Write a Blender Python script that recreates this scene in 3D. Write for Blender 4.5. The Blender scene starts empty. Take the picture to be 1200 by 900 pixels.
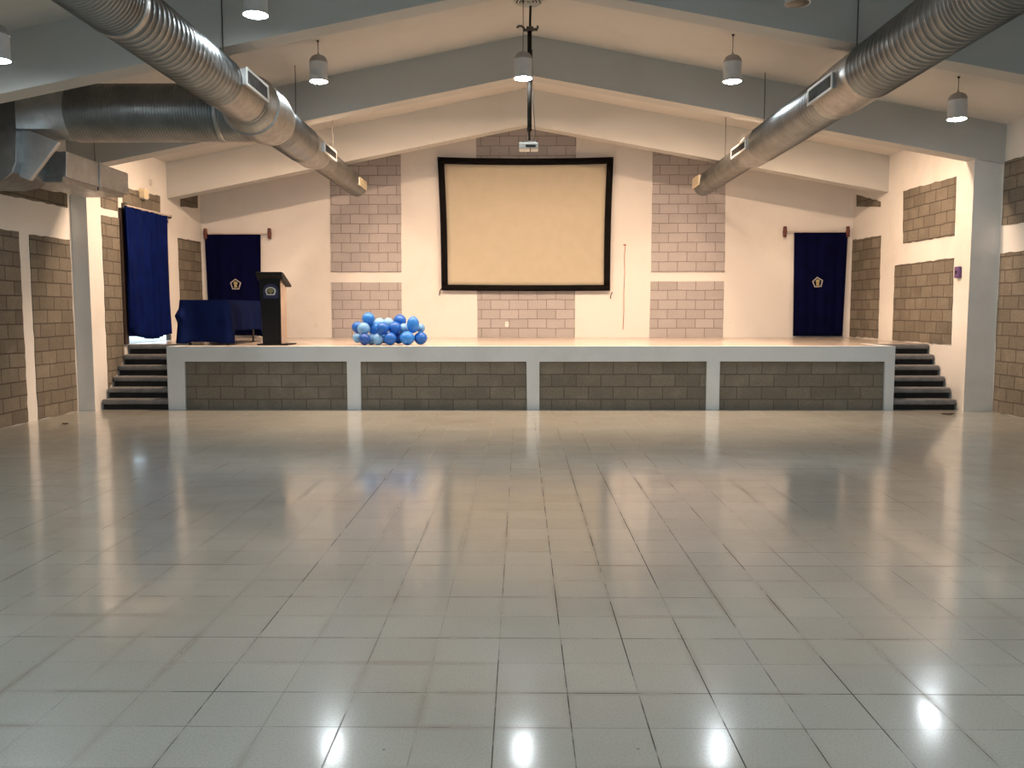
import bpy, bmesh, math, random
from mathutils import Vector, Matrix
random.seed(7)
PI = math.pi
SC = bpy.context.scene
COL = SC.collection

# ------------------------------------------------------------------ helpers
def link(o, parent=None):
    COL.objects.link(o)
    if parent is not None:
        o.parent = parent
        o.matrix_parent_inverse = parent.matrix_basis.inverted()
    return o

def tag(o, label, cat, group=None):
    o['label'] = label
    o['category'] = cat
    if group:
        o['group'] = group
    return o

def empty(name, loc, label, cat, group=None):
    o = bpy.data.objects.new(name, None)
    o.location = loc
    o.empty_display_size = 0.1
    COL.objects.link(o)
    return tag(o, label, cat, group)

class MB:
    """collects shapes (world coordinates) and links them as ONE mesh object"""
    def __init__(self):
        self.bm = bmesh.new()
    def box(self, x0, x1, y0, y1, z0, z1, bevel=0.0, seg=2):
        r = bmesh.ops.create_cube(self.bm, size=1.0)
        vs = r['verts']
        for v in vs:
            v.co = Vector(((x0 + x1) / 2 + v.co.x * (x1 - x0), (y0 + y1) / 2 + v.co.y * (y1 - y0), (z0 + z1) / 2 + v.co.z * (z1 - z0)))
        if bevel:
            es = list({e for v in vs for e in v.link_edges})
            bmesh.ops.bevel(self.bm, geom=es, offset=bevel, segments=seg, profile=0.5, affect='EDGES')
        return self
    def prism(self, pts, axis, a, b, bevel=0.0):
        """polygon pts in the two other axes, extruded along axis from a to b"""
        def P(p, t):
            if axis == 'x': return (t, p[0], p[1])
            if axis == 'y': return (p[0], t, p[1])
            return (p[0], p[1], t)
        A = [self.bm.verts.new(P(p, a)) for p in pts]
        B = [self.bm.verts.new(P(p, b)) for p in pts]
        n = len(pts)
        fs = [self.bm.faces.new(A), self.bm.faces.new(B[::-1])]
        for i in range(n):
            fs.append(self.bm.faces.new((A[i], B[i], B[(i + 1) % n], A[(i + 1) % n])))
        if bevel:
            es = list({e for f in fs for e in f.edges})
            bmesh.ops.bevel(self.bm, geom=es, offset=bevel, segments=2, profile=0.5, affect='EDGES')
        return self
    def tube(self, p0, p1, r0, r1=None, n=16, cap=True):
        r1 = r0 if r1 is None else r1
        p0, p1 = Vector(p0), Vector(p1)
        d = (p1 - p0).normalized()
        a = d.orthogonal().normalized(); b = d.cross(a)
        A = []; B = []
        for i in range(n):
            t = 2 * PI * i / n
            o = a * math.cos(t) + b * math.sin(t)
            A.append(self.bm.verts.new(p0 + o * r0)); B.append(self.bm.verts.new(p1 + o * r1))
        for i in range(n):
            self.bm.faces.new((A[i], A[(i + 1) % n], B[(i + 1) % n], B[i]))
        if cap:
            self.bm.faces.new(A[::-1]); self.bm.faces.new(B)
        return self
    def path(self, pts, r, n=8):
        for p, q in zip(pts[:-1], pts[1:]):
            self.tube(p, q, r, n=n)
        return self
    def lathe(self, prof, origin, axis='z', n=32, cap=(False, False)):
        """prof = (radius, distance along the axis); a surface of revolution"""
        ox, oy, oz = origin
        rings = []
        for r, t in prof:
            ring = []
            for i in range(n):
                a = 2 * PI * i / n
                c, s = r * math.cos(a), r * math.sin(a)
                if axis == 'z': q = (ox + c, oy + s, oz + t)
                elif axis == 'y': q = (ox + c, oy + t, oz + s)
                else: q = (ox + t, oy + c, oz + s)
                ring.append(self.bm.verts.new(q))
            rings.append(ring)
        for A, B in zip(rings[:-1], rings[1:]):
            for i in range(n):
                self.bm.faces.new((A[i], A[(i + 1) % n], B[(i + 1) % n], B[i]))
        if cap[0]: self.bm.faces.new(rings[0][::-1])
        if cap[1]: self.bm.faces.new(rings[-1])
        return self
    def grid(self, f, nu, nv, thick=0.0, close_u=False):
        """surface f(u, v) -> point, u and v in 0..1; thick adds a back side along the normal"""
        V = [[self.bm.verts.new(f(i / nu, j / nv)) for j in range(nv + 1)] for i in range(nu if close_u else nu + 1)]
        m = len(V)
        for i in range(nu):
            for j in range(nv):
                self.bm.faces.new((V[i][j], V[(i + 1) % m][j], V[(i + 1) % m][j + 1], V[i][j + 1]))
        return self
    def ball(self, c, r, sx=1, sy=1, sz=1, u=24, v=16):
        m = Matrix.Translation(c) @ Matrix.Diagonal((r * sx, r * sy, r * sz, 1))
        bmesh.ops.create_uvsphere(self.bm, u_segments=u, v_segments=v, radius=1.0, matrix=m)
        return self
    def build(self, name, mat, parent=None, smooth=False, solid=0.0):
        bmesh.ops.recalc_face_normals(self.bm, faces=self.bm.faces[:])
        me = bpy.data.meshes.new(name)
        self.bm.to_mesh(me); self.bm.free()
        me.materials.append(mat)
        if smooth:
            for p in me.polygons: p.use_smooth = True
        o = bpy.data.objects.new(name, me)
        link(o, parent)
        if solid:
            m = o.modifiers.new('cloth_thickness', 'SOLIDIFY'); m.thickness = solid; m.offset = 0
        return o

def struct(o):
    o['kind'] = 'structure'
    return o

def smooth_by_angle(o, deg=35):
    me = o.data
    lim = math.radians(deg)
    bm = bmesh.new(); bm.from_mesh(me)
    for e in bm.edges:
        if len(e.link_faces) == 2 and e.calc_face_angle(0) > lim: e.smooth = False
    for f in bm.faces: f.smooth = True
    bm.to_mesh(me); bm.free()
    return o

def ragged(pts, amp=0.012, step=0.12, keep=()):
    """polygon edge broken into short, slightly irregular pieces, as hand painted borders are"""
    out = []
    n = len(pts)
    for i in range(n):
        a, b = Vector(pts[i]), Vector(pts[(i + 1) % n])
        L = (b - a).length
        k = max(1, int(L / step))
        nrm = Vector((-(b - a).y, (b - a).x)).normalized() if L > 0 else Vector((0, 0))
        for j in range(k):
            p = a.lerp(b, j / k)
            if j and i not in keep: p = p + nrm * random.uniform(-amp, amp)
            out.append((p.x, p.y))
    return out

# ------------------------------------------------------------------ materials
class NT:
    def __init__(self, name):
        self.m = bpy.data.materials.new(name)
        self.m.use_nodes = True
        self.t = self.m.node_tree
        self.t.nodes.clear()
        self.out = self.t.nodes.new('ShaderNodeOutputMaterial')
    def n(self, kind, ins=None, **kw):
        nd = self.t.nodes.new(kind)
        for k, v in kw.items(): setattr(nd, k, v)
        for k, v in (ins or {}).items():
            s = nd.inputs[k]
            if hasattr(v, 'is_output') or isinstance(v, bpy.types.NodeSocket): self.t.links.new(v, s)
            else: s.default_value = v
        return nd
    def math(self, op, a, b=None, c=None, clamp=False):
        ins = {0: a}
        if b is not None: ins[1] = b
        if c is not None: ins[2] = c
        return self.n('ShaderNodeMath', ins, operation=op, use_clamp=clamp).outputs[0]
    def mix(self, fac, a, b, blend='MIX'):
        nd = self.t.nodes.new('ShaderNodeMix'); nd.data_type = 'RGBA'; nd.blend_type = blend
        for idx, v in ((0, fac), (6, a), (7, b)):
            s = nd.inputs[idx]
            if isinstance(v, bpy.types.NodeSocket): self.t.links.new(v, s)
            else: s.default_value = v
        return nd.outputs[2]
    def pos(self):
        return self.n('ShaderNodeNewGeometry').outputs['Position']
    def noise(self, vec, scale, detail=3, rough=0.5):
        nd = self.n('ShaderNodeTexNoise', {'Vector': vec, 'Scale': scale, 'Detail': detail, 'Roughness': rough})
        return nd.outputs[0]
    def ramp(self, fac, lo, hi, a=0.0, b=1.0):
        nd = self.n('ShaderNodeMapRange', {0: fac, 1: lo, 2: hi, 3: a, 4: b})
        nd.interpolation_type = 'SMOOTHSTEP'
        return nd.outputs[0]
    def bsdf(self, **ins):
        b = self.n('ShaderNodeBsdfPrincipled', {k.replace('_', ' '): v for k, v in ins.items()})
        self.t.links.new(b.outputs[0], self.out.inputs[0])
        return b
def c4(r, g, b): return (r, g, b, 1.0)

def plain(name, col, rough=0.5, metal=0.0, spec=0.5, var=0.06, scale=6.0, bump=0.0, bscale=60):
    t = NT(name); p = t.pos()
    f = t.noise(p, scale, 4)
    col2 = tuple(max(0, x * (1 - 2.2 * var)) for x in col[:3]) + (1,)
    c = t.mix(t.ramp(f, 0.3, 0.7), c4(*col[:3]), col2)
    kw = dict(Base_Color=c, Roughness=rough, Metallic=metal)
    kw['Specular_IOR_Level'] = spec
    if bump:
        kw['Normal'] = t.n('ShaderNodeBump', {'Height': t.noise(p, bscale, 3), 'Strength': bump, 'Distance': 0.01}).outputs[0]
    t.bsdf(**kw)
    return t.m

def paint(name, col, stain, bump=0.25, rough=0.75):
    t = NT(name); p = t.pos()
    big = t.noise(p, 0.9, 5, 0.6)
    small = t.noise(p, 14, 4, 0.6)
    c = t.mix(t.ramp(big, 0.45, 0.78, 0, 0.55), c4(*col), c4(*stain))
    c = t.mix(t.ramp(small, 0.62, 0.8, 0, 0.35), c, c4(*stain))
    h = t.math('ADD', t.noise(p, 45, 4), t.math('MULTIPLY', t.noise(p, 6, 3), 1.5))
    t.bsdf(Base_Color=c, Roughness=rough, Normal=t.n('ShaderNodeBump', {'Height': h, 'Strength': bump, 'Distance': 0.01}).outputs[0])
    return t.m

def block(name, side, c1, c2, mortar, bump=0.7, off=(0.0, 0.0), jitter=0.5, msize=0.008, smear=0.3):
    """concrete block masonry, courses 0.2 m; side picks which wall direction it runs along"""
    t = NT(name); p = t.pos()
    sep = t.n('ShaderNodeSeparateXYZ', {0: p})
    u = sep.outputs[1] if side else sep.outputs[0]
    wob = t.noise(p, 2.2, 2)
    uu = t.math('ADD', u, off[0]); vv = t.math('ADD', sep.outputs[2], t.math('MULTIPLY', t.math('SUBTRACT', wob, 0.5), 0.03))
    vv = t.math('ADD', vv, off[1])
    vec = t.n('ShaderNodeCombineXYZ', {0: uu, 1: vv}).outputs[0]
    br = t.n('ShaderNodeTexBrick', {'Vector': vec, 'Color1': c4(*c1), 'Color2': c4(*c2), 'Mortar': c4(*mortar), 'Scale': 1.0,
             'Mortar Size': msize, 'Mortar Smooth': 0.15, 'Bias': 0.0, 'Brick Width': 0.4, 'Row Height': 0.203})
    br.offset = 0.5; br.offset_frequency = 2
    g = t.noise(p, 38, 5, 0.65); l = t.noise(p, 3.0, 4, 0.6)
    dk = tuple(x * 0.62 for x in c2); lt = tuple(min(1, x * 1.3) for x in c1)
    c = t.mix(t.ramp(g, 0.35, 0.75, 0, jitter), br.outputs[0], c4(*dk))
    c = t.mix(t.ramp(l, 0.45, 0.8, 0, smear), c, c4(*lt))
    c = t.mix(br.outputs[1], c, c4(*mortar))
    h = t.math('SUBTRACT', t.math('MULTIPLY', g, 0.5), br.outputs[1])
    t.bsdf(Base_Color=c, Roughness=0.92, Specular_IOR_Level=0.25, Normal=t.n('ShaderNodeBump', {'Height': h, 'Strength': bump, 'Distance': 0.015}).outputs[0])
    return t.m

def floor_material():
    t = NT('terrazzo_tiles'); p = t.pos()
    sep = t.n('ShaderNodeSeparateXYZ', {0: p})
    T = 0.30
    u = t.math('DIVIDE', t.math('SUBTRACT', sep.outputs[0], 0.1963), T)
    v = t.math('DIVIDE', t.math('SUBTRACT', sep.outputs[1], 3.154), T)
    def joint(a, b, seed, strong):
        i = t.math('ROUND', a)
        d = t.math('MULTIPLY', t.math('ABSOLUTE', t.math('SUBTRACT', a, i)), T)
        w = t.n('ShaderNodeTexWhiteNoise', {'W': t.math('ADD', i, seed)}, noise_dimensions='1D').outputs[0]
        s = t.ramp(w, 0.1, 0.9, 0.3, 0.9)
        for k in strong:
            s = t.math('MAXIMUM', s, t.math('COMPARE', i, float(k), 0.2))
        vec = t.n('ShaderNodeCombineXYZ', {0: t.math('MULTIPLY', b, 0.55), 1: t.math('MULTIPLY', i, 7.31), 2: seed}).outputs[0]
        brk = t.ramp(t.noise(vec, 1.0, 4, 0.7), 0.36, 0.56, 0.2, 1.0)
        line = t.ramp(d, 0.0018, 0.0036, 1.0, 0.0)
        vec2 = t.n('ShaderNodeCombineXYZ', {0: t.math('MULTIPLY', b, 0.3), 1: t.math('MULTIPLY', i, 3.7), 2: seed + 9}).outputs[0]
        halo = t.math('MULTIPLY', t.ramp(d, 0.0, 0.04, 1.0, 0.0), t.ramp(t.noise(vec2, 1.0, 3), 0.45, 0.75, 0.0, 1.0))
        return t.math('MULTIPLY', line, t.math('MULTIPLY', s, brk)), halo
    l1, h1 = joint(u, v, 3.0, (-5, 0, 1, 2, 4, -13))
    l2, h2 = joint(v, u, 57.0, (7, 1, 3, -2))
    line = t.math('MAXIMUM', l1, l2)
    halo = t.math('MAXIMUM', h1, h2)
    cell = t.n('ShaderNodeCombineXYZ', {0: t.math('FLOOR', u), 1: t.math('FLOOR', v)}).outputs[0]
    wn = t.n('ShaderNodeTexWhiteNoise', {'Vector': cell}, noise_dimensions='2D')
    grain = t.noise(p, 110, 3, 0.8)
    big = t.noise(p, 0.55, 5, 0.6)
    c = t.mix(wn.outputs[0], c4(0.45, 0.46, 0.415), c4(0.405, 0.415, 0.37))
    c = t.mix(t.ramp(big, 0.4, 0.72, 0, 0.55), c, c4(0.335, 0.31, 0.25))
    c = t.mix(t.ramp(grain, 0.45, 0.68, 0, 0.6), c, c4(0.27, 0.265, 0.23))
    vor = t.n('ShaderNodeTexVoronoi', {'Vector': p, 'Scale': 3.1}).outputs[0]
    c = t.mix(t.ramp(vor, 0.012, 0.022, 0.75, 0.0), c, c4(0.06, 0.05, 0.04))
    c = t.mix(t.math('MULTIPLY', halo, 0.6), c, c4(0.24, 0.20, 0.14))
    c = t.mix(t.math('MULTIPLY', line, 0.92), c, c4(0.035, 0.03, 0.025))
    rough = t.math('ADD', t.ramp(t.noise(p, 2.3, 4, 0.65), 0.3, 0.75, 0.285, 0.38), t.math('MULTIPLY', wn.outputs[0], 0.03))
    rough = t.math('ADD', rough, t.math('MULTIPLY', line, 0.5))
    # every tile lies at a slightly different tilt, and its polish is a little wavy
    tilt = t.n('ShaderNodeVectorMath', {0: wn.outputs[1], 1: (0.5, 0.5, 0.5)}, operation='SUBTRACT').outputs[0]
    tilt = t.n('ShaderNodeVectorMath', {0: tilt, 1: (0.0022, 0.0042, 0.0)}, operation='MULTIPLY').outputs[0]
    nrm = t.n('ShaderNodeVectorMath', {0: t.n('ShaderNodeNewGeometry').outputs['Normal'], 1: tilt}, operation='ADD').outputs[0]
    nrm = t.n('ShaderNodeVectorMath', {0: nrm}, operation='NORMALIZE').outputs[0]
    h = t.math('MULTIPLY', t.noise(p, 2.5, 1), 0.15)
    bp = t.n('ShaderNodeBump', {'Height': h, 'Strength': 0.07, 'Distance': 0.006, 'Normal': nrm})
    crough = t.math('ADD', t.ramp(t.noise(p, 1.7, 4, 0.6), 0.3, 0.7, 0.10, 0.155), t.math('ADD', t.math('MULTIPLY', line, 0.4), t.math('MULTIPLY', halo, 0.12)))
    t.bsdf(Base_Color=c, Roughness=rough, Normal=bp.outputs[0], Specular_IOR_Level=t.math('MULTIPLY', t.math('SUBTRACT', 1.0, line), 0.4), Coat_Weight=t.math('SUBTRACT', 1.0, t.math('MULTIPLY', line, 0.95)), Coat_Roughness=crough, Coat_IOR=1.5, Coat_Normal=bp.outputs[0])
    return t.m

def metal(name, col, rough, spangle=0.0, seam=0.0):
    t = NT(name); p = t.pos()
    f = t.noise(p, 3.0, 4, 0.6)
    c = t.mix(t.ramp(f, 0.3, 0.75), c4(*col), c4(*[x * 0.72 for x in col]))
    r = t.ramp(t.noise(p, 9, 4), 0.3, 0.7, rough - 0.04, rough + 0.1)
    if spangle:
        v = t.n('ShaderNodeTexVoronoi', {'Vector': p, 'Scale': 26.0})
        bw = t.n('ShaderNodeRGBToBW', {0: v.outputs[1]}).outputs[0]
        c = t.mix(t.math('MULTIPLY', bw, spangle), c, c4(*[x * 0.7 for x in col]))
        r = t.math('ADD', r, t.math('MULTIPLY', t.math('SUBTRACT', bw, 0.5), 0.2 * spangle))
    t.bsdf(Base_Color=c, Roughness=r, Metallic=1.0, Normal=t.n('ShaderNodeBump', {'Height': t.noise(p, 7, 3), 'Strength': 0.12, 'Distance': 0.02}).outputs[0])
    return t.m

def fabric(name, col, col2, rough=0.9, weave=700, sheen=0.0, trans=0.0):
    t = NT(name); p = t.pos()
    c = t.mix(t.ramp(t.noise(p, 4, 4), 0.3, 0.7), c4(*col), c4(*col2))
    bp = t.n('ShaderNodeBump', {'Height': t.noise(p, weave, 2), 'Strength': 0.15, 'Distance': 0.002}).outputs[0]
    b = t.bsdf(Base_Color=c, Roughness=rough, Specular_IOR_Level=0.06, Sheen_Weight=sheen, Normal=bp)
    if trans:
        tr = t.n('ShaderNodeBsdfTranslucent', {0: c4(*[min(1, x * 3) for x in col])})
        mx = t.n('ShaderNodeMixShader', {0: trans})
        t.t.links.new(b.outputs[0], mx.inputs[1]); t.t.links.new(tr.outputs[0], mx.inputs[2])
        t.t.links.new(mx.outputs[0], t.out.inputs[0])
    return t.m

def emit(name, col, strength):
    t = NT(name)
    e = t.n('ShaderNodeEmission', {0: c4(*col), 1: strength})
    t.t.links.new(e.outputs[0], t.out.inputs[0])
    return t.m

LAMP = 152.0
WARM = 940.0
M = {}
M['wall'] = paint('white_wall_paint', (0.70, 0.685, 0.65), (0.56, 0.52, 0.46))
M['wall_back'] = paint('white_back_wall_paint', (0.74, 0.71, 0.67), (0.64, 0.60, 0.55), 0.15)
M['ceiling'] = paint('white_ceiling_paint', (0.57, 0.555, 0.525), (0.48, 0.46, 0.42), 0.12)
M['beam'] = paint('beam_paint', (0.48, 0.48, 0.46), (0.42, 0.415, 0.39), 0.12)
M['kerb'] = paint('stage_frame_paint', (0.58, 0.62, 0.64), (0.44, 0.47, 0.47), 0.3)
M['block_x'] = block('pale_block', 0, (0.455, 0.42, 0.415), (0.385, 0.36, 0.35), (0.21, 0.185, 0.172), 0.5, (0.05, -0.011), 0.25, 0.007, 0.15)
M['block_front'] = block('raw_block_front', 0, (0.20, 0.18, 0.145), (0.15, 0.136, 0.11), (0.10, 0.09, 0.072), 0.9, (0.1, 0.03), 0.6, 0.007, 0.5)
M['block_y'] = block('raw_block', 1, (0.205, 0.182, 0.145), (0.14, 0.123, 0.097), (0.08, 0.069, 0.055), 1.0, (0.12, 0.0), 0.55, 0.009, 0.45)
M['floor'] = floor_material()
M['deck'] = plain('stage_deck_tile', (0.50, 0.44, 0.38), 0.2, 0, 0.5, 0.03, 1.2, 0.03, 20)
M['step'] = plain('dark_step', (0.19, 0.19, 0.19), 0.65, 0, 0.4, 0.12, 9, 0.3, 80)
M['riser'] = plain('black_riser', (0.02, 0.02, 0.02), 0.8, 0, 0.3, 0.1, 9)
M['duct'] = metal('galvanised_spiral', (0.27, 0.285, 0.29), 0.33)
M['collar'] = metal('galvanised_sheet', (0.46, 0.46, 0.445), 0.40, 0.5)
M['sheet'] = metal('galvanised_box_sheet', (0.60, 0.62, 0.63), 0.42, 0.4)
M['grille'] = plain('grille_paint', (0.62, 0.62, 0.58), 0.5, 0, 0.5, 0.05)
M['cream_grille'] = plain('cream_grille_paint', (0.72, 0.62, 0.42), 0.5, 0, 0.5, 0.05)
M['dark'] = plain('dark_void', (0.03, 0.028, 0.025), 0.8)
M['rod'] = plain('dark_steel', (0.10, 0.09, 0.08), 0.5, 0.6)
M['pole'] = plain('brown_steel', (0.016, 0.013, 0.010), 0.7, 0.0, 0.15)
M['lamp'] = plain('grey_lamp_shell', (0.62, 0.63, 0.64), 0.4, 0, 0.5, 0.05)
M['lampcap'] = plain('grey_lamp_cap', (0.36, 0.34, 0.32), 0.5)
M['lit'] = emit('lamp_glow', (0.88, 0.96, 1.0), LAMP)
M['unlit'] = plain('unlit_lens', (0.12, 0.10, 0.075), 0.35)
M['warm'] = emit('warm_flood_glow', (1.0, 0.69, 0.475), WARM)
M['white_plastic'] = plain('white_plastic', (0.78, 0.76, 0.70), 0.4, 0, 0.5, 0.03)
M['screen'] = fabric('tan_screen_cloth', (0.49, 0.44, 0.335), (0.47, 0.42, 0.315), 0.85, 900, 0.1)
M['border'] = fabric('black_border_cloth', (0.006, 0.005, 0.005), (0.009, 0.0075, 0.007))
M['navy'] = fabric('navy_cloth', (0.0016, 0.0024, 0.026), (0.0011, 0.0016, 0.017), 0.9, 700, 0.0)
M['royal'] = fabric('royal_blue_curtain', (0.003, 0.011, 0.090), (0.002, 0.007, 0.055), 0.85, 700, 0.0, 0.2)
M['tcloth'] = fabric('blue_table_cloth', (0.0035, 0.010, 0.060), (0.0025, 0.0075, 0.046), 0.9, 700, 0.0)
M['finial'] = plain('red_brown_wood', (0.13, 0.035, 0.025), 0.5)
M['jamb'] = plain('dark_brown_frame', (0.035, 0.022, 0.016), 0.5)
M['rodwhite'] = plain('pale_rod', (0.6, 0.52, 0.46), 0.4)
M['gold'] = plain('gold_thread', (0.38, 0.33, 0.15), 0.7)
M['cream'] = plain('cream_thread', (0.42, 0.39, 0.37), 0.7)
M['black'] = plain('black_lacquer', (0.004, 0.004, 0.004), 0.5, 0, 0.25, 0.1)
M['wood'] = plain('pale_wood_side', (0.52, 0.42, 0.34), 0.45, 0, 0.5, 0.12, 3)
M['badge'] = plain('navy_badge', (0.012, 0.018, 0.075), 0.6)
M['olive'] = plain('olive_ink', (0.22, 0.21, 0.08), 0.7)
M['pale_ink'] = plain('pale_green_grey_ink', (0.55, 0.60, 0.55), 0.7)
M['violet'] = plain('violet_plastic', (0.12, 0.06, 0.18), 0.5)
M['scrap'] = plain('dark_scrap', (0.05, 0.035, 0.02), 0.9)
M['outside'] = plain('outside_paving', (0.62, 0.66, 0.68), 0.9)
M['tabletop'] = plain('folding_table_plastic', (0.5, 0.49, 0.46), 0.6)
M['cable_red'] = plain('thin_red_cable', (0.42, 0.17, 0.10), 0.6)
def rubber(name, col):
    t = NT(name); p = t.pos()
    t.bsdf(Base_Color=c4(*col), Roughness=0.38, Specular_IOR_Level=0.4, Subsurface_Weight=0.0)
    return t.m
M['bal_dark'] = rubber('dark_blue_rubber', (0.012, 0.12, 0.50))
M['bal_mid'] = rubber('mid_blue_rubber', (0.025, 0.20, 0.66))
M['bal_navy'] = rubber('deep_blue_rubber', (0.008, 0.07, 0.34))
M['bal_light'] = rubber('pale_blue_rubber', (0.15, 0.36, 0.66))
M['bal_sky'] = rubber('sky_blue_rubber', (0.22, 0.47, 0.76))

# ------------------------------------------------------------------ the room
XL, XR = -7.12, 7.50            # hall side walls
SL, SR = -6.863, 7.06           # thicker side walls beside the stage
YB, YS, YC = 18.322, 13.667, 13.5
Y0 = -4.0
ZS = 1.031                      # stage height
RX, ZR, SLOPE = 0.10, 5.84, 0.185
BX0, BX1 = -5.746, 6.017        # stage front edge
def zc(x): return ZR - (SLOPE if x > RX else SLOPE + .013) * abs(x - RX)
def zb(x): return zc(x) - 0.65

fl = struct(MB().box(XL - .2, XR + .2, Y0, YB + .2, -0.12, 0.0).build('floor', M['floor']))
ce = MB()
x0, x1 = XL - .2, XR + .2
ce.prism([(x0, zc(x0)), (RX, ZR), (x1, zc(x1)), (x1, zc(x1) + .15), (RX, ZR + .15), (x0, zc(x0) + .15)], 'y', Y0 - .2, YB + .2)
struct(ce.build('ceiling', M['ceiling']))
wl = struct(MB().prism([(Y0, 0), (YC, 0), (YC, zc(XL) + .04), (Y0, zc(XL) + .04)], 'x', XL - .2, XL).build('wall_left', M['wall']))
wr = struct(MB().prism([(Y0, 0), (YC, 0), (YC, zc(XR) + .04), (Y0, zc(XR) + .04)], 'x', XR, XR + .2).build('wall_right', M['wall']))
gable = lambda: [(x0, 0), (x1, 0), (x1, zc(x1) + .03), (RX, ZR + .03), (x0, zc(x0) + .03)]
wb = struct(MB().prism(gable(), 'y', YB, YB + .2).build('wall_back', M['wall_back']))
# end wall behind the viewer, with three wide open doorways letting daylight in
fw = MB()
edges = [-5.9, -2.3, -1.7, 1.9, 2.5, 6.1]
fw.box(x0, edges[0], Y0 - .2, Y0, 0, 3.1); fw.box(edges[5], x1, Y0 - .2, Y0, 0, 3.1)
fw.box(edges[1], edges[2], Y0 - .2, Y0, 0, 3.1); fw.box(edges[3], edges[4], Y0 - .2, Y0, 0, 3.1)
fw.prism([(x0, 3.1), (x1, 3.1), (x1, zc(x1) + .03), (RX, ZR + .03), (x0, zc(x0) + .03)], 'y', Y0 - .2, Y0)
struct(fw.build('wall_front', M['wall']))
struct(MB().box(XL - 6, XR + 6, Y0 - 14, Y0 - .2, -.15, -.02).build('ground_entrance', M['outside']))
for k in range(3):
    al = bpy.data.lights.new('daylight_portal', 'AREA'); al.shape = 'RECTANGLE'
    al.size = 3.6; al.size_y = 3.1; al.cycles.is_portal = True
    ao = bpy.data.objects.new('daylight_portal', al); COL.objects.link(ao)
    ao.location = ((edges[2 * k] + edges[2 * k + 1]) / 2, Y0 - .1, 1.55)
    ao.rotation_euler = (PI / 2, 0, 0)

# side walls of the stage: left one has the doorway
DY0, DY1, DZ1 = 14.64, 16.58, 3.36
topL, topR = zc(SL) + .04, zc(SR) + .04
sw = MB()
sw.box(XL - .2, SL, YC, DY0, 0, topL)
sw.box(SL - .10, SL, DY1, YB, 0, topL)
sw.box(SL - .10, SL, DY0, DY1, DZ1, topL)
sw.box(XL - .2, SL, DY0, DY1, 0, ZS - .005)
wsl = struct(sw.build('wall_stage_left', M['wall']))
wsr = struct(MB().box(SR, XR + .2, YC, YB, 0, topR).build('wall_stage_right', M['wall']))

# roof beams
for yb, dz in ((-.7, 0), (2.75, 0), (6.2, 0), (9.62, 0), (13.45, .05), (16.6, -.03)):
    xa, xb = (XL, XR) if yb < 14 else (SL, SR)
    b = MB().prism([(xa, zb(xa) + dz), (RX, zb(RX) + dz), (xb, zb(xb) + dz), (xb, zc(xb) + .02), (RX, zc(RX) + .02), (xa, zc(xa) + .02)], 'y', yb, yb + .3)
    struct(b.build('ceiling_beam', M['beam']))
    if yb < 13:
        for xa, xb in ((XL, SL), (SR, XR)):
            struct(MB().box(xa, xb, yb, yb + .3, 0, zb(xa if xa < 0 else xb) + .06).build('column', M['wall']))

# block panels left bare in the white walls
def panel_x(pts, x, side, parent, mat, t=0.012, rag=0.010, keep=()):
    xs = (x - .02, x + t) if side > 0 else (x - t, x + .02)
    return MB().prism(ragged(pts, rag, 0.13, keep), 'x', xs[0], xs[1]).build('block_panel', mat, parent)
by = M['block_y']
# left hall wall: painted strips between tall panels, and a band of blocks high up
for a, b in ((10.42, 10.95), (11.18, 12.06), (12.32, 13.42), (8.9, 9.9), (7.6, 8.7), (4.5, 6.4), (1.6, 3.0)):
    panel_x([(a, 0.01), (b, 0.01), (b, 2.73), (a, 2.71)], XL, 1, wl, by)
for a, b in ((10.42, 13.4), (7.0, 9.95)):
    panel_x([(a, 3.2), (b, 3.22), (b, 3.45), (a, 3.42)], XL, 1, wl, by)
for a, b in ((12.4, 13.44), (10.5, 12.2), (7.1, 9.8), (3.6, 6.4)):
    panel_x([(a, 0.01), (b, 0.01), (b, 2.49), (a, 2.50)], XR, -1, wr, by)
    panel_x([(a, 2.90), (b, 2.93), (b, 3.90), (a, 3.90)], XR, -1, wr, by)
# beside the stage, left
panel_x([(13.95, 0.3), (14.56, 0.8), (14.56, 3.18), (13.95, 3.17)], SL, 1, wsl, by)
panel_x([(13.96, 3.3), (14.55, 3.3), (14.55, 3.75), (13.96, 3.72)], SL, 1, wsl, by)
panel_x([(14.73, 3.40), (16.24, 3.46), (16.26, 3.78), (14.73, 3.73)], SL, 1, wsl, by)
panel_x([(17.08, 1.04), (18.25, 1.04), (18.25, 3.08), (17.04, 3.06)], SL, 1, wsl, by)
panel_x([(17.24, 3.70), (18.14, 3.78), (18.16, 4.05), (17.24, 3.87)], SL, 1, wsl, by)
# beside the stage, right
panel_x([(16.82, 1.06), (18.27, 1.05), (18.27, 3.10), (16.86, 3.07)], SR, -1, wsr, by)
panel_x([(13.97, 1.05), (16.17, 1.05), (16.17, 2.45), (14.0, 2.46)], SR, -1, wsr, by)
panel_x([(14.02, 2.82), (15.87, 2.84), (15.94, 3.80), (14.04, 3.77)], SR, -1, wsr, by)
panel_x([(16.93, 3.63), (18.12, 3.78), (18.15, 4.03), (16.93, 3.73)], SR, -1, wsr, by)
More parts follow.
